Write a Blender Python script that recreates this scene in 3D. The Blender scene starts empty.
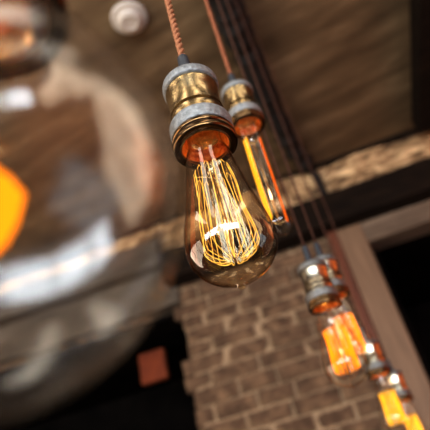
import bpy, math, random
from mathutils import Vector, Matrix, noise
random.seed(7)
C = bpy.context.scene.collection
EYE = 1.6                      # eye height of the photographer
CEIL = EYE + 1.95

# ------------------------------------------------------------------ materials
def new_mat(name):
    m = bpy.data.materials.new(name); m.use_nodes = True
    nt = m.node_tree; nt.nodes.clear()
    out = nt.nodes.new('ShaderNodeOutputMaterial')
    return m, nt, out
def N(nt, t, **kw):
    n = nt.nodes.new(t)
    for k, v in kw.items(): setattr(n, k, v)
    return n
def ramp(nt, stops):
    r = N(nt, 'ShaderNodeValToRGB'); e = r.color_ramp.elements
    e[0].position, e[0].color = stops[0][0], (*stops[0][1], 1)
    e[1].position, e[1].color = stops[-1][0], (*stops[-1][1], 1)
    for p, c in stops[1:-1]:
        x = e.new(p); x.color = (*c, 1)
    return r
def surf(name, stops, scale=(1,1,1), nscale=5.0, rough=.7, metal=0.0, bump=.0, detail=8, rot=0.0, distort=0.0, spec=.3, fine=None):
    """principled with a noise-driven colour ramp in object space"""
    m, nt, out = new_mat(name); L = nt.links
    b = N(nt, 'ShaderNodeBsdfPrincipled'); L.new(b.outputs[0], out.inputs[0])
    tc = N(nt, 'ShaderNodeTexCoord'); mp = N(nt, 'ShaderNodeMapping'); mp.inputs['Scale'].default_value = scale
    mr = N(nt, 'ShaderNodeMapping'); mr.inputs['Rotation'].default_value = (0, 0, rot)
    L.new(tc.outputs['Object'], mr.inputs[0]); L.new(mr.outputs[0], mp.inputs[0])
    nz = N(nt, 'ShaderNodeTexNoise'); nz.inputs['Scale'].default_value = nscale; nz.inputs['Detail'].default_value = detail
    nz.inputs['Roughness'].default_value = .62; nz.inputs['Distortion'].default_value = distort
    L.new(mp.outputs[0], nz.inputs['Vector'])
    r = ramp(nt, stops); L.new(nz.outputs['Fac'], r.inputs[0])
    L.new(r.outputs[0], b.inputs['Base Color'])
    b.inputs['Roughness'].default_value = rough; b.inputs['Metallic'].default_value = metal
    b.inputs['Specular IOR Level'].default_value = spec
    if bump:
        bp = N(nt, 'ShaderNodeBump'); bp.inputs['Strength'].default_value = bump; bp.inputs['Distance'].default_value = .01
        L.new(nz.outputs['Fac'], bp.inputs['Height']); L.new(bp.outputs[0], b.inputs['Normal'])
    return m
PHI = math.atan2(-.175, .9845)          # the far wall is turned a little from the camera's heading

def glass_mat(name, centre, edge, gain=1.0, pw=4.0, eg=.75, rough=.015):
    m, nt, out = new_mat(name); L = nt.links
    lw = N(nt, 'ShaderNodeLayerWeight'); lw.inputs[0].default_value = .5
    p = N(nt, 'ShaderNodeMath', operation='POWER'); p.inputs[1].default_value = pw; L.new(lw.outputs['Facing'], p.inputs[0])
    ma = N(nt, 'ShaderNodeMath', operation='MULTIPLY_ADD'); ma.inputs[1].default_value = eg*gain; ma.inputs[2].default_value = .06*gain
    ma.use_clamp = True; L.new(p.outputs[0], ma.inputs[0])
    r = ramp(nt, [(0, centre), (.55, centre), (1, edge)]); L.new(lw.outputs['Facing'], r.inputs[0])
    t = N(nt, 'ShaderNodeBsdfTransparent'); L.new(r.outputs[0], t.inputs[0])
    g = N(nt, 'ShaderNodeBsdfGlossy'); g.inputs['Roughness'].default_value = rough
    mx = N(nt, 'ShaderNodeMixShader'); L.new(ma.outputs[0], mx.inputs[0]); L.new(t.outputs[0], mx.inputs[1]); L.new(g.outputs[0], mx.inputs[2])
    L.new(mx.outputs[0], out.inputs[0])
    return m
def emit(name, col, s):
    m, nt, out = new_mat(name); L = nt.links
    e = N(nt, 'ShaderNodeEmission'); e.inputs[0].default_value = (*col, 1); e.inputs[1].default_value = s
    L.new(e.outputs[0], out.inputs[0])
    m.cycles.emission_sampling = 'FRONT'
    return m

M = {}
M['ceiling'] = surf('ceiling_board', [(.28, (.060,.036,.017)), (.45, (.105,.066,.033)), (.57, (.150,.097,.050)), (.74, (.25,.17,.095))],
                    scale=(1, 4, 1), nscale=2.0, rough=.62, bump=.3, rot=-PHI, distort=.25)
M['floor'] = surf('floor_wood', [(.3, (.03,.018,.01)), (.7, (.10,.06,.035))], scale=(1,8,1), nscale=2, rough=.5)
M['plaster'] = surf('dark_plaster', [(.3, (.06,.042,.03)), (.7, (.13,.09,.06))], nscale=3, rough=.9, bump=.3)
M['orange_wall'] = surf('orange_bounce_plaster', [(.3, (.55,.11,.03)), (.7, (.85,.24,.08))], nscale=2, rough=.8)  # unseen right wall coloured orange to put warm reflections on the bulb rims
M['brick'] = surf('brick_brown', [(.30, (.048,.026,.014)), (.5, (.098,.056,.031)), (.70, (.18,.108,.06))], nscale=14, rough=.9, bump=.6)
M['mortar'] = surf('mortar_tan', [(.3, (.17,.112,.066)), (.7, (.33,.23,.14))], nscale=30, rough=.95, bump=.6)
M['ledge'] = surf('rough_stone', [(.36, (.05,.025,.012)), (.5, (.29,.175,.085)), (.64, (.68,.46,.25))], scale=(1,1,2.4), nscale=7, rough=.9, bump=1.0, distort=.8)
M['beam'] = surf('beam_black_brown', [(.3, (.005,.003,.002)), (.7, (.016,.009,.005))], scale=(1,5,5), nscale=4, rough=.85, bump=.3, rot=-PHI, spec=.08)
M['lintel'] = surf('lintel_brown', [(.3, (.07,.045,.028)), (.7, (.17,.12,.08))], scale=(1,4,8), nscale=3, rough=.8, bump=.4, rot=-PHI)
M['lintel_grey'] = surf('lintel_grey_brown', [(.3, (.05,.038,.027)), (.7, (.12,.092,.065))], scale=(1,4,8), nscale=3, rough=.8, bump=.4, rot=-PHI)
M['post'] = surf('post_pale_wood', [(.3, (.12,.07,.038)), (.7, (.19,.115,.066))], scale=(8,8,1), nscale=3, rough=.6, bump=.15)
M['redwood'] = surf('red_brown_wood', [(.3, (.10,.030,.014)), (.7, (.18,.062,.03))], scale=(8,8,1), nscale=3, rough=.5)
M['void'] = surf('shade_black', [(.3, (.002,.002,.002)), (.7, (.008,.006,.005))], nscale=3, rough=.9, spec=0)  # near-black colour stands in for the shade inside the openings
M['pipe'] = surf('tar_black', [(.3, (.004,.003,.003)), (.7, (.02,.014,.010))], nscale=20, rough=.8, bump=.8)
M['white'] = surf('white_plastic', [(.3, (.36,.30,.25)), (.7, (.44,.38,.32))], nscale=3, rough=.5)
M['orange_patch'] = surf('dull_orange', [(.3, (.10,.016,.003)), (.7, (.20,.038,.006))], nscale=12, rough=.7)  # plain orange for the added panel that stands in for a reflection
M['brass'] = surf('antique_brass', [(.32, (.13,.09,.045)), (.5, (.36,.27,.145)), (.7, (.52,.42,.25))], nscale=90, rough=.27, metal=1.0, bump=.04)
M['brass_dark'] = surf('antique_brass_dark', [(.3, (.045,.026,.013)), (.7, (.17,.10,.045))], nscale=90, rough=.22, metal=1.0)
M['knurl'] = surf('knurled_grey_metal', [(.3, (.10,.097,.093)), (.7, (.23,.225,.215))], nscale=300, rough=.5, metal=.6, bump=.3)
M['nickel'] = surf('worn_nickel_brass', [(.3, (.16,.13,.09)), (.7, (.5,.45,.36))], nscale=90, rough=.22, metal=1.0)
M['knurl_dark'] = surf('knurled_dark_metal', [(.3, (.07,.065,.06)), (.7, (.16,.15,.14))], nscale=300, rough=.4, metal=.7, bump=.3)
M['copper'] = surf('copper_lining', [(.36, (.50,.13,.03)), (.5, (.9,.36,.10)), (.62, (1.0,.65,.28))], nscale=220, rough=.35, metal=.8, bump=.2)
M['rubber'] = surf('dark_grip', [(.3, (.008,.009,.011)), (.7, (.022,.023,.027))], nscale=50, rough=.5)
M['cord'] = surf('brown_fabric_cord', [(.3, (.13,.045,.018)), (.7, (.33,.14,.065))], nscale=900, rough=.9, bump=.3)
M['cord_mid'] = surf('mid_brown_cord', [(.3, (.11,.035,.014)), (.7, (.26,.09,.04))], nscale=300, rough=.9)
M['cord_dark'] = surf('dark_brown_cord', [(.3, (.03,.010,.005)), (.7, (.075,.027,.013))], nscale=300, rough=.9)
M['glass_globe'] = glass_mat('hazy_clear_glass', (.985,.975,.96), (.80,.72,.62), .85, 3.0, .52, .16)
M['glass_tube'] = glass_mat('thin_clear_glass', (.985,.97,.95), (.80,.66,.48), .45)
M['stem'] = glass_mat('pressed_glass', (.95,.9,.82), (.55,.45,.3), 1.6)
M['glass'] = glass_mat('amber_glass', (.97,.90,.76), (.50,.26,.08), .85, 3.4, .9)
M['glass_clear'] = glass_mat('clear_glass', (.985,.97,.95), (.80,.72,.62), 1.15, 2.6, .8)
M['fil_gold'] = emit('filament_gold', (1, .58, .11), 2.1)
M['fil_orange'] = emit('filament_orange', (1, .25, .006), 2.4)
M['fil_yellow'] = emit('filament_yellow', (1, .46, .02), 2.1)
M['fil_dim'] = emit('filament_dim_gold', (1, .42, .07), .75)
M['fil_deep'] = emit('filament_deep_orange', (1, .16, .01), 1.6)
M['wire'] = surf('support_wire', [(.3, (.5,.36,.16)), (.7, (.9,.7,.4))], nscale=50, rough=.2, metal=1.0)
M['tinplate'] = surf('cap_tinplate', [(.3, (.55,.34,.18)), (.7, (.85,.6,.35))], nscale=60, rough=.25, metal=1.0)

# ------------------------------------------------------------------ mesh helpers
class MB:
    def __init__(s): s.v=[]; s.f=[]; s.m=[]
    def add(s, vs, fs, mi=0):
        o=len(s.v); s.v += [tuple(v) for v in vs]; s.f += [tuple(i+o for i in f) for f in fs]; s.m += [mi]*len(fs)
    def box(s, lo, hi, mi=0, jit=0):
        x0,y0,z0=lo; x1,y1,z1=hi
        vs=[(x0,y0,z0),(x1,y0,z0),(x1,y1,z0),(x0,y1,z0),(x0,y0,z1),(x1,y0,z1),(x1,y1,z1),(x0,y1,z1)]
        if jit: vs=[tuple(c+random.uniform(-jit,jit) for c in v) for v in vs]
        s.add(vs,[(0,3,2,1),(4,5,6,7),(0,1,5,4),(1,2,6,5),(2,3,7,6),(3,0,4,7)],mi)
    def lathe(s, prof, seg=64, cx=0, cy=0, mi=0, knurl=None):
        """prof: (r,z) from top to bottom"""
        vs=[]; fs=[]; n=len(prof)
        for i,(r,z) in enumerate(prof):
            for k in range(seg):
                a=2*math.pi*k/seg; rr=r
                if knurl and knurl[0]<=i<=knurl[1] : rr = r + (knurl[2] if (k+i)%2 else -knurl[2])
                vs.append((cx+rr*math.cos(a), cy+rr*math.sin(a), z))
        for i in range(n-1):
            for k in range(seg):
                k2=(k+1)%seg
                fs.append((i*seg+k,(i+1)*seg+k,(i+1)*seg+k2,i*seg+k2))
        s.add(vs,fs,mi)
    def tube(s, pts, rad, seg=8, mi=0, caps=True):
        pts=[Vector(p) for p in pts]; n=len(pts)
        rr = rad if isinstance(rad,(list,tuple)) else [rad]*n
        t0=(pts[1]-pts[0]).normalized(); ref=Vector((1,0,0)) if abs(t0.x)<.8 else Vector((0,1,0))
        u=t0.cross(ref).normalized(); vs=[]; fs=[]
        for i,p in enumerate(pts):
            t=(pts[min(i+1,n-1)]-pts[max(i-1,0)]).normalized()
            u=(u-t*u.dot(t)).normalized(); w=t.cross(u)
            for k in range(seg):
                a=2*math.pi*k/seg; vs.append(p+(u*math.cos(a)+w*math.sin(a))*rr[i])
        for i in range(n-1):
            for k in range(seg):
                k2=(k+1)%seg; fs.append((i*seg+k,i*seg+k2,(i+1)*seg+k2,(i+1)*seg+k))
        if caps: fs.append(tuple(range(seg-1,-1,-1))); fs.append(tuple(range((n-1)*seg,n*seg)))
        s.add(vs,fs,mi)
    def build(s, name, mats, parent=None, smooth=False, bevel=0, sharp=40):
        me=bpy.data.meshes.new(name); me.from_pydata(s.v,[],s.f)
        for m in (mats if isinstance(mats,(list,tuple)) else [mats]): me.materials.append(m)
        me.polygons.foreach_set('material_index', s.m); 
        if smooth:
            me.polygons.foreach_set('use_smooth',[True]*len(me.polygons)); 
            if sharp: me.set_sharp_from_angle(angle=math.radians(sharp))
        me.update()
        o=bpy.data.objects.new(name,me); C.objects.link(o)
        if parent: o.parent=parent
        if bevel:
            b=o.modifiers.new('bevel','BEVEL'); b.width=bevel; b.segments=2
        return o
def tag(o, label, cat, group=None):
    o['label']=label; o['category']=cat
    if group: o['group']=group
    return o
def struct(o): o['kind']='structure'; return o
def room(o):                         # far-wall frame: x along the wall, y away from the camera
    o.rotation_euler=(0,0,PHI); return o
R = EYE
D = 2.7

# ------------------------------------------------------------------ setting
U0, U1, B0 = -3.4, 2.4, -1.9
m=MB(); m.box((U0-.1,B0-.1,-.1),(U1+.1,D+1.3,0)); struct(room(m.build('floor',M['floor'])))
# ceiling : boards as one sheet with three shallow battens' seams
m=MB()
for (a,b) in ((B0-.1,-.9),(-.9,D+1.3)):
    m.box((U0-.1,a+.006,CEIL),(U1+.1,b-.006,CEIL+.05))
m.box((U0-.1,B0-.1,CEIL+.02),(U1+.1,D+1.3,CEIL+.1))
struct(room(m.build('ceiling',M['ceiling'],bevel=.006)))

# front wall : brick pier, solid strip above the openings
m=MB()
m.box((-.80,D+.012,0),(.15,D+.35,R+1.5),1)
m.box((U0,D+.03,R+1.40),(U1,D+.35,CEIL),1)
z=0.0; row=0
while z < R+1.5-.02:
    h=random.uniform(.078,.094); h=min(h,R+1.5-z)
    u=-.82+random.uniform(-.045,.03); first=True
    if row%2: 
        w=random.uniform(.10,.15)
    else: w=random.uniform(.20,.26)
    while u < .14:
        w=min(w,.15-u)
        if w>.03:
            g=random.uniform(.007,.011)
            x0,x1=u+(0 if first else g),u+w-g*.5; z0,z1=z+g,z+h-.002; dy=random.uniform(-.010,.006)
            nx,nz=6,3; vs=[];fs=[]
            for j in range(nz+1):
                for i in range(nx+1):
                    ux=x0+(x1-x0)*i/nx; uz=z0+(z1-z0)*j/nz
                    q=noise.noise(Vector((ux*14,uz*14,row*.7)))*.008
                    edge = (i in (0,nx)) or (j in (0,nz))
                    px=ux+noise.noise(Vector((ux*18,uz*18,3)))*.006; pz=uz+noise.noise(Vector((ux*18,uz*18,9)))*.006
                    vs.append((px, D+dy+q+(.007 if edge else 0), pz))
            W=nx+1
            for j in range(nz):
                for i in range(nx): fs.append((j*W+i,j*W+i+1,(j+1)*W+i+1,(j+1)*W+i))
            nb=len(vs)
            ring=[i for i in range(W)]+[j*W+nx for j in range(1,nz+1)]+[nz*W+i for i in range(nx-1,-1,-1)]+[j*W for j in range(nz-1,0,-1)]
            vs += [(vs[i][0],D+.05,vs[i][2]) for i in ring]; L_=len(ring)
            for k in range(L_): fs.append((ring[(k+1)%L_],ring[k],nb+k,nb+(k+1)%L_))
            m.add(vs,fs,0)
        u+=w; first=False; w=random.uniform(.19,.27)
    z+=h; row+=1
struct(room(m.build('wall_front',[M['brick'],M['mortar']])))

# dark recesses either side of the pier
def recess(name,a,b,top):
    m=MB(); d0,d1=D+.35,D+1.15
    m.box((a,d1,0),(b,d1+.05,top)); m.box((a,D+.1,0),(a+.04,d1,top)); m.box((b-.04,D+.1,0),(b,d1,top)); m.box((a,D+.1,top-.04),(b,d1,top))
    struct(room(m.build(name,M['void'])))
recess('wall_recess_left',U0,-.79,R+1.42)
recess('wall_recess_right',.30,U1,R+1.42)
def wbox(name,mat,lo,hi,bev=.006,sub=None,amp=.0,freq=6):
    """box with a finely divided, roughened face"""
    m=MB()
    if not sub: m.box(lo,hi)
    else:
        nx,nz=sub; x0,y0,z0=lo; x1,y1,z1=hi; ns=4
        def P(i,j,dep):
            ux=x0+(x1-x0)*i/nx; uz=z0+(z1-z0)*j/nz; v=Vector((ux*freq,uz*freq,dep*freq))
            return (ux, dep+noise.fractal(v,1,2,4)*amp, uz+noise.fractal(v+Vector((9,3,1)),1,2,4)*amp*.6)
        W=nx+1; vs=[P(i,j,y0) for j in range(nz+1) for i in range(W)]; fs=[(j*W+i,j*W+i+1,(j+1)*W+i+1,(j+1)*W+i) for j in range(nz) for i in range(nx)]
        nb=len(vs); vs+=[(P(i,0,y0)[0],y1,z0) for i in range(W)]; fs+=[(i+1,i,nb+i,nb+i+1) for i in range(nx)]
        nt_=len(vs); vs+=[(P(i,nz,y0)[0],y1,z1) for i in range(W)]; fs+=[(nz*W+i,nz*W+i+1,nt_+i+1,nt_+i) for i in range(nx)]
        m.add(vs,fs)
    return room(m.build(name,mat,bevel=0 if sub else bev,smooth=bool(sub),sharp=60))
# rough stone ledge between ceiling and beam (right part, left part)
struct(wbox('trim_1',M['ledge'],(-.86,D-.05,R+1.67),(U1,D+.04,R+1.93),sub=(150,14),amp=.022,freq=7))
struct(wbox('trim_2',M['ledge'],(U0,D-.05,R+1.79),(-.86,D+.04,R+1.935),sub=(120,8),amp=.016,freq=9))
struct(wbox('shadow_strip',M['beam'],(U0,D-.07,CEIL-.022),(U1,D+.03,CEIL)))  # dark strip stands in for the shadow line between ceiling and ledge
struct(wbox('trim_4',M['lintel'],(.29,D-.02,R+1.375),(U1,D+.12,R+1.50),sub=(60,4),amp=.006))
struct(wbox('trim_5',M['lintel_grey'],(U0,D-.02,R+1.40),(-.80,D+.12,R+1.63),sub=(60,4),amp=.008))
# door post
p=MB(); p.box((.155,D-.03,0),(.30,D+.12,R+1.50)); struct(room(p.build('trim_6',M['post'],bevel=.006)))
p=MB(); p.box((.115,D-.045,0),(.135,D+.02,R+1.50)); p.box((.137,D-.036,0),(.1545,D+.02,R+1.50)); struct(room(p.build('trim_7',M['redwood'],bevel=.003)))

tag(wbox('timber_beam',M['beam'],(-.84,D-.13,R+1.50),(U1,D-.0,R+1.685),sub=(120,6),amp=.006),'long dark brown timber beam above the brick pier and right opening','beam')
tag(wbox('timber_beam',M['lintel_grey'],(U0,D-.12,R+1.625),(-.845,D-.0,R+1.795),sub=(90,6),amp=.007),'brown timber beam at left above the dark opening, under a pale ledge','beam')
# ceiling beam at the right, running towards the camera
m=MB(); m.box((.775,B0,CEIL-.11),(1.0,D-.14,CEIL)); tag(room(m.build('ceiling_beam',M['beam'],bevel=.008)),'dark brown ceiling beam at the far right edge','ceiling beam')
# rough black pipe lagging along the ceiling, then down over the ledge
m=MB(); pts=[];rad=[]
n=170; K=[(-.6,-.09),(1.36,.011),(1.64,.029),(1.99,.051),(2.39,.098),(2.61,.150)]
for i in range(n+1):
    d=-.6+3.2*i/n
    for (d0,u0),(d1,u1) in zip(K,K[1:]):
        if d0<=d<=d1: uu=u0+(u1-u0)*(d-d0)/(d1-d0)
    pts.append((uu+noise.noise(Vector((d*9,2,0)))*.010,d,CEIL-.03)); rad.append(.066-.024*max(0,d-1.3)/1.3+noise.fractal(Vector((d*16,5,1)),1,2,4)*.022)
pts+= [(.162,2.625,CEIL-.05),(.168,2.63,CEIL-.09),(.176,2.63,CEIL-.2),(.184,2.63,R+1.70)]; rad+=[.024,.022,.02,.02]
m.tube(pts,rad,seg=12)
for i,v in enumerate(m.v):                                  # flaky lumps
    q=noise.noise(Vector(v)*38)*.014; m.v[i]=(v[0]+q,v[1]+q*.4,min(v[2]+q*.6,CEIL-.001))
tag(room(m.build('ceiling_pipe',M['pipe'],smooth=True,sharp=0)),'rough flaking black pipe running along the ceiling down to the beam','pipe')
# dull orange panel added in the left opening, standing in for a reflection
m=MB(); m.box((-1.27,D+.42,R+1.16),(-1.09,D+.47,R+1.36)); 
rp=room(m.build('added_orange_panel',M['orange_patch'],bevel=.01)); tag(rp,'dull orange panel added deep in the dark left opening to stand in for a reflection','panel')
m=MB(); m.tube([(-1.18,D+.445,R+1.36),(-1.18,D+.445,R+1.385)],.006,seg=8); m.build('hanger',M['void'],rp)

# other walls with windows behind the photographer
def wall_with_hole(name, axis, c, a0,a1, h0,h1, w0,w1, th=.12,mat='plaster'):
    m=MB()
    def b(a,b_,z0,z1):
        if axis=='y': m.box((a,c-th,z0),(b_,c,z1))
        else: m.box((c-th if c<0 else c,a,z0),(c if c<0 else c+th,b_,z1))
    b(a0,w0,0,CEIL); b(w1,a1,0,CEIL); b(w0,w1,0,h0); b(w0,w1,h1,CEIL)
    struct(room(m.build(name,M[mat])))
wall_with_hole('wall_back','y',B0,U0,U1,1.7,2.8,-2.5,1.7)
wall_with_hole('wall_left','x',U0,B0,D+1.2,.5,2.8,-1.7,1.7)
wall_with_hole('wall_right','x',U1,B0,D+1.2,.2,1.6,-.5,1.1,mat='orange_wall')
def window(name,axis,c,w0,w1,h0,h1,nv,nh):
    m=MB(); t=.05
    def b(a,b_,z0,z1):
        if axis=='y': m.box((a,c-.08,z0),(b_,c-.02,z1))
        else: m.box((c-.08,a,z0),(c-.02,b_,z1))
    b(w0,w0+t,h0,h1); b(w1-t,w1,h0,h1); b(w0,w1,h0,h0+t); b(w0,w1,h1-t,h1)
    for i in range(1,nv): x=w0+(w1-w0)*i/nv; b(x-.035,x+.035,h0,h1)
    for i in range(1,nh): z=h0+(h1-h0)*i/nh; b(w0,w1,z-.02,z+.02)
    struct(room(m.build(name,M['beam'])))
window('window_1','y',B0,-2.5,1.7,1.7,2.8,4,1)
window('window_2','x',U0,-1.7,1.7,.5,2.8,3,2)
window('window_3','x',U1+.1,-.5,1.1,.2,1.6,3,2)

def area(name,loc,size,rot,power,col):
    l=bpy.data.lights.new(name,'AREA'); l.shape='RECTANGLE'; l.size,l.size_y=size; l.energy=power; l.color=col
    o=bpy.data.objects.new(name,l); C.objects.link(o)
    Mx=Matrix.Rotation(PHI,4,'Z')@Matrix.Translation(loc)@rot.to_matrix().to_4x4(); o.matrix_world=Mx; return o
from mathutils import Euler
def win(name,loc,size,rot,L,col): area(name,loc,size,rot,L*math.pi*size[0]*size[1],col)
win('daylight_back',(-.4,B0-.15,2.25),(4.2,1.1),Euler((math.radians(90),0,0)),22,(.82,.91,1.0))
win('daylight_left',(U0-.15,0,1.65),(3.4,2.3),Euler((math.radians(90),0,math.radians(-90))),7.5,(1,.78,.56))
win('daylight_right',(U1+.15,.3,.9),(1.6,1.4),Euler((math.radians(90),0,math.radians(90))),2,(.97,.97,1.0))
for u in (-1.5,-.55,.5,1.4): win('added_streak_light',(u,-.75,CEIL-.03),(.30,1.6),Euler((0,0,0)),6,(1,.90,.76))  # unseen lights added to give the brass its bright streaks
win('orange_rim_fill',(U1-.03,1.9,2.75),(1.3,1.2),Euler((math.radians(90),0,math.radians(90))),2.2,(1,.22,.05))  # unseen light added for an orange reflection on the near globe's rim

# ceiling fitting
t=bpy.data.objects.new('ceiling_detector',None); C.objects.link(t); 
Mz=Matrix.Rotation(PHI,4,'Z'); t.location=Mz@Vector((-.37,1.262,CEIL))
tag(t,'round white detector disc fixed to the brown ceiling','detector')
m=MB(); m.lathe([(0,0),(.074,0),(.074,-.012),(.070,-.018),(.0,-.018)],48); m.build('base_plate',M['white'],t,smooth=True)
m=MB(); m.lathe([(.052,-.018),(.050,-.036),(.044,-.042),(.030,-.044),(.028,-.040),(0,-.040)],48); m.build('cover',M['white'],t,smooth=True)

# ------------------------------------------------------------------ pendant lamps
mm=.001
def dens(prof, n=6):
    """Catmull-Rom through profile points"""
    out=[]; P=[Vector(p) for p in prof]
    for i in range(len(P)-1):
        p0=P[max(i-1,0)];p1=P[i];p2=P[i+1];p3=P[min(i+2,len(P)-1)]
        for k in range(n):
            t=k/n; q=.5*((2*p1)+(-p0+p2)*t+(2*p0-5*p1+4*p2-p3)*t*t+(-p0+3*p1-3*p2+p3)*t**3)
            out.append((max(q.x,0),q.y))
    out.append(tuple(P[-1])); return out
def mmp(l): return [(r*mm,z*mm) for r,z in l]

def cord_mesh(length, twist=True):
    m=MB()
    if twist:
        n=int(length/.0011); 
        for ph in (0,math.pi):
            pts=[]
            for i in range(n+1):
                z=.095+(length-.015)*i/n; a=ph+z*2*math.pi/.0135
                pts.append((.00145*math.cos(a),.00145*math.sin(a),z))
            m.tube(pts,.00165,seg=6)
    else:
        m.tube([(0,0,.09),(0,0,.08+length)],.0016,seg=8)
    return m
def st_profile():
    return dens(mmp([(13.5,25),(13.5,12),(13.8,4),(14.8,-1),(16.8,-7),(18.6,-15),(20.6,-28),(23.8,-46),(27.8,-65),(30.8,-79),(32,-90),(31,-99),(27.0,-107),(20.8,-113.4),(13.6,-118),(7.2,-121),(4.0,-122.6),(3.0,-124.6),(1.3,-126.2),(0,-126.5)]),6)
def tube_profile():
    return dens(mmp([(12.5,12),(12.6,4),(13,-2),(14.6,-9),(15,-18),(15,-60),(15,-120),(15,-146),(13.4,-154),(9,-160),(4,-162),(0,-162.4)]),5)

def globe_profile():
    return dens(mmp([(13.5,25),(13.5,12),(13.8,2),(15.2,-5),(19,-12.5)]+[(47.5*math.sin(a),-58+47.5*math.cos(a)) for a in [math.radians(q) for q in range(32,181,8)]]+[(0,-105.5)]),5)
def cage(m, n, r0, z0, r1, z1, rad, seg=5, hook=True, ph=0.0, steps=8, mats=(0,)):
    for k in range(n):
        a=2*math.pi*k/n+ph; c,s=math.cos(a),math.sin(a)
        pts=[]
        for i in range(steps+1):
            t=i/steps; r=r0+(r1-r0)*t+.0008*math.sin(t*9+k); pts.append((r*c,r*s,z0+(z1-z0)*t))
        if hook:
            for (fr,dz) in ((.93,-.004),(.75,-.0075),(.48,-.0105),(.2,-.012)):
                a2=a+(.13 if k%2 else -.13)*(1-fr); pts.append((r1*fr*math.cos(a2),r1*fr*math.sin(a2),z1+dz))
        m.tube(pts,rad,seg=seg,caps=False,mi=mats[k%len(mats)])

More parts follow.
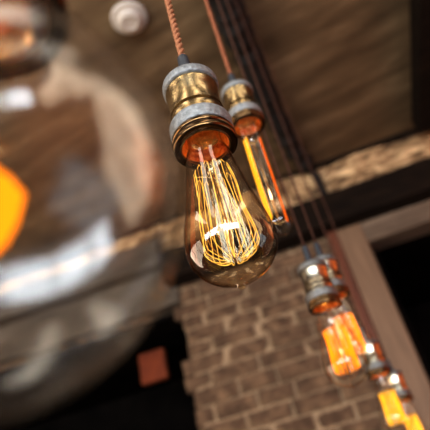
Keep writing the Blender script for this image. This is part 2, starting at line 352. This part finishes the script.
def lamp(loc, label, kind='cage', fil='fil_gold', glass='glass', strand=.00021, n=26, twist=True, metal='brass', ring='knurl', power=.0, lcol=(1,.66,.28), twirl=0.0):
    t=bpy.data.objects.new('pendant_lamp',None); C.objects.link(t); t.location=loc; t.rotation_euler=(0,0,twirl)
    tag(t,label,'pendant lamp','row of hanging filament lamps')
    cord_mesh(CEIL-loc[2]-.080,twist).build('cord',M[('cord' if kind!='tube' else 'cord_mid') if twist else 'cord_dark'],t,smooth=True,sharp=0)
    g=MB(); g.lathe(mmp([(0,99),(3.6,99),(4.2,98),(4.6,94),(4.9,80),(5.2,74),(10,71),(12.5,68.5),(13,66)]),32); g.build('cord_grip',M['rubber'],t,smooth=True)
    # socket : brass body with two knurled rings, open copper-lined mouth
    b=MB()
    b.lathe(mmp([(5,67.5),(13,67.2),(17.6,66.2),(19,65)]),64,mi=0)
    b.lathe(mmp([(19.3,57.5),(19.9,56.8),(19.9,55),(19.4,51),(18.9,46),(18.7,41),(18.9,37),(19.5,34),(19.6,32.8),(17.6,32),(17.6,30.6),(19.4,30.2),(19.8,29),(19.9,26.5),(19.9,23.5),(20.0,22.4),(20.4,21.6)]),96,mi=0)
    b.lathe(mmp([(20.6,10.4),(22.0,10),(22.6,8.6),(22.6,6.8),(21.9,6.2),(22.0,5.4),(22.8,4.6),(22.9,1.6),(22.4,.3),(21.4,-.2),(19.6,0),(18.2,.3)]),96,mi=1)
    b.lathe(mmp([(18.2,.3),(17.6,-.1),(17.0,.1),(16.7,.9),(16.9,2.4)]),96,mi=0)
    body=b.build('socket_body',[M[metal],M['brass_dark']],t,smooth=True,sharp=50)
    k=MB(); k.lathe(mmp([(16.5,67.0),(19.4,66.6),(20.8,65.2),(21.2,63),(21.2,61),(21.2,59),(20.9,57.9),(19,57.3)]),150,knurl=(3,5,.00016)); k.build('knurled_ring',M[ring],t,smooth=True,sharp=60)
    k=MB(); k.lathe(mmp([(19.5,22.2),(21.8,21.8),(22.5,20.6),(22.5,18),(22.5,15.5),(22.5,13),(22.5,11.4),(21.8,10.4),(19.5,10)]),150,knurl=(2,6,.00017)); k.build('knurled_ring',M[ring],t,smooth=True,sharp=60)
    k=MB(); k.lathe(mmp([(17.0,2.4),(16.8,8),(16.6,14),(16.6,24),(10,25),(0,25)]),64); k.build('socket_lining',M['copper'],t,smooth=True)
    # bulb
    B={'tube':1.0,'loop':.95}.get(kind,.88)
    prof = {'tube':tube_profile,'loop':globe_profile}.get(kind,st_profile)()
    gl=MB(); gl.lathe(prof,96); bulb=gl.build('bulb',M[glass],t,smooth=True,sharp=0); bulb.scale=(B,B,B)
    if kind=='loop': bulb.location=(0,0,-.013)
    s=MB(); pr=[]
    for i in range(13):
        z=24-i; pr+= [((13.6 if i%2 else 12.6),z)]
    s.lathe(mmp([(0,24.6)]+pr+[(13.4,11)]),48); s.build('screw_cap',M['tinplate'],bulb,smooth=True)
    st=MB(); st.lathe(dens(mmp([(9.5,11),(6.0,6),(4.2,0),(3.6,-10),(3.9,-18),(4.6,-24),(3.0,-28),(0,-29)]),4),32); st.build('glass_stem',M['stem'],bulb,smooth=True,sharp=0)
    w=MB(); f=MB()
    if kind=='cage':
        w.tube([(0,0,-.028),(0,0,-.106)],.0011,seg=8)
        for z,r in ((-.030,.0138),(-.104,.0040)):
            for a in range(6):
                q=a*math.pi/3; w.tube([(0,0,z),(r*math.cos(q),r*math.sin(q),z+.004)],.00022,seg=5)
        cage(f,n,.0138,-.026,.0195,-.092,strand,mats=(0,3,0,2,0))
        # joined hairpin tops
        for k_ in range(0,n,2):
            a0=2*math.pi*k_/n;a1=2*math.pi*(k_+1)/n
            f.tube([(.0138*math.cos(a0),.0138*math.sin(a0),-.026),(.0130*math.cos((a0+a1)/2),.0130*math.sin((a0+a1)/2),-.023),(.0138*math.cos(a1),.0138*math.sin(a1),-.026)],strand,seg=5,caps=False)
    elif kind=='block':                         # parallel squirrel-cage strands, glowing hard
        w.tube([(0,0,-.028),(0,0,-.106)],.0011,seg=8)
        for q in range(4):
            a=q*math.pi/2; w.tube([(0,0,-.030),(.016*math.cos(a),.016*math.sin(a),-.036)],.0003,seg=5); w.tube([(0,0,-.104),(.017*math.cos(a),.017*math.sin(a),-.098)],.0003,seg=5)
        cage(f,n,.0150,-.036,.0175,-.098,strand,hook=False,steps=4)
    elif kind=='tube':
        w.tube([(0,0,-.028),(0,0,-.150)],.0009,seg=8)
        for (x,y) in ((-.0095,-.002),(-.0060,-.006)):
            f.tube([(x,y,-.020),(x*1.05,y,-.08),(x,y,-.140)],.0011,seg=8)
        f.tube([(-.0095,-.002,-.140),(-.008,-.005,-.1435),(-.0060,-.006,-.140)],.0009,seg=6)
        for (x,y) in ((.0092,-.001),(.0085,.005)):
            f.tube([(x,y,-.024),(x,y,-.090),(x*.95,y,-.146)],.0009,seg=8,mi=1)
        for zz in (-.150,-.030): w.tube([(-.0095,-.002,zz+.008),(0,0,zz),(.0092,-.001,zz+.004)],.0004,seg=6)
    elif kind=='loop':
        w.tube([(0,0,-.028),(0,0,-.068)],.0011,seg=8)
        for k_ in range(9):
            a=2*math.pi*k_/9; f.tube([(r*math.cos(a+.2*q),r*math.sin(a+.2*q),z-.0590) for q,(r,z) in enumerate(((.0068,.0075),(.0098,.0030),(.0080,-.003),(.0055,-.0085)))],.0016,seg=6)
        w.tube([(0,0,-.043),(.007,0,-.043)],.0004,seg=5); w.tube([(0,0,-.066),(.005,0,-.066)],.0004,seg=5)
    f.build('filament',[M[fil],M['fil_deep'],M['wire'],M['fil_dim']],bulb,smooth=True,sharp=0); w.build('support_wire',M['wire'],bulb,smooth=True,sharp=0)
    if power:                                   # warm glow thrown up into the socket mouth
        l=bpy.data.lights.new('filament_light','SPOT'); l.energy=power; l.color=lcol; l.shadow_soft_size=.003; l.spot_size=math.radians(80); l.spot_blend=.3
        o=bpy.data.objects.new('filament_light',l); C.objects.link(o); o.location=Vector(loc)+Vector((0,0,-.018)); o.rotation_euler=(math.pi,0,0)
    return t
def at(x,y,z): return (x,y,z+EYE)
lamp(at(-.0499,.0871,.1455),'very near, out of focus round clear bulb at the left edge of the photo','loop','fil_orange','glass_globe',power=.10)
lamp(at(.0052,.2805,.2503),'sharp amber teardrop bulb with gold filament cage, second nearest lamp','cage','fil_gold','glass',power=.13)
lamp(at(.0661,.4965,.4599),'slim tube bulb lamp just behind the sharp teardrop bulb','tube','fil_yellow','glass_tube',power=.12,twirl=-.25)
lamp(at(0.1143,0.6852,0.2827),'glowing orange lamp in front of the brick, fourth nearest','block','fil_orange','glass_tube',.0012,17,twist=False,metal='nickel',ring='knurl_dark',power=.10)
lamp(at(.1461,.7605,.3253),'lamp half hidden directly behind the fourth lamp','block','fil_orange','glass_tube',.0012,17,twist=False,metal='nickel',ring='knurl_dark',power=.10)
lamp(at(0.2270,1.0411,0.2730),'blurred bright yellow lamp near the lower right corner','block','fil_yellow','glass_tube',.0012,17,twist=False,metal='nickel',ring='knurl_dark',power=.12)
lamp(at(.3098,1.286,.2696),'farthest lamp, only partly in view at the bottom right corner','block','fil_yellow','glass_tube',.0012,17,twist=False,metal='nickel',ring='knurl_dark',power=.12)

# ------------------------------------------------------------------ world and camera
w=bpy.data.worlds.new('world'); bpy.context.scene.world=w; w.use_nodes=True
bg=w.node_tree.nodes['Background']; bg.inputs[0].default_value=(.75,.85,1,1); bg.inputs[1].default_value=1.0
cam=bpy.data.cameras.new('camera'); co=bpy.data.objects.new('camera',cam); C.objects.link(co)
cam.sensor_width=36; cam.lens=540/430*36; cam.clip_start=.005
Zc=Vector((-189,758,540)).normalized(); e=math.asin(Zc.z); s=-Zc.x/math.cos(e); c=math.sqrt(1-s*s)
Rt0=Vector((1,0,0)); Up0=Vector((0,-math.sin(e),math.cos(e))); F=Vector((0,math.cos(e),math.sin(e)))
Rt=c*Rt0-s*Up0; Up=s*Rt0+c*Up0
mt=Matrix((Rt,Up,-F)).transposed().to_4x4(); mt.translation=(0,0,EYE); co.matrix_world=mt
cam.dof.use_dof=True; cam.dof.focus_distance=.362; cam.dof.aperture_fstop=45.2/5.4; cam.dof.aperture_blades=0
sc=bpy.context.scene; sc.camera=co
sc.view_settings.view_transform='Standard'; sc.view_settings.look='None'; sc.view_settings.exposure=.10; sc.view_settings.gamma=.84
try:
    sc.cycles.transparent_max_bounces=40; sc.cycles.max_bounces=8; sc.cycles.sample_clamp_indirect=6
except Exception: pass
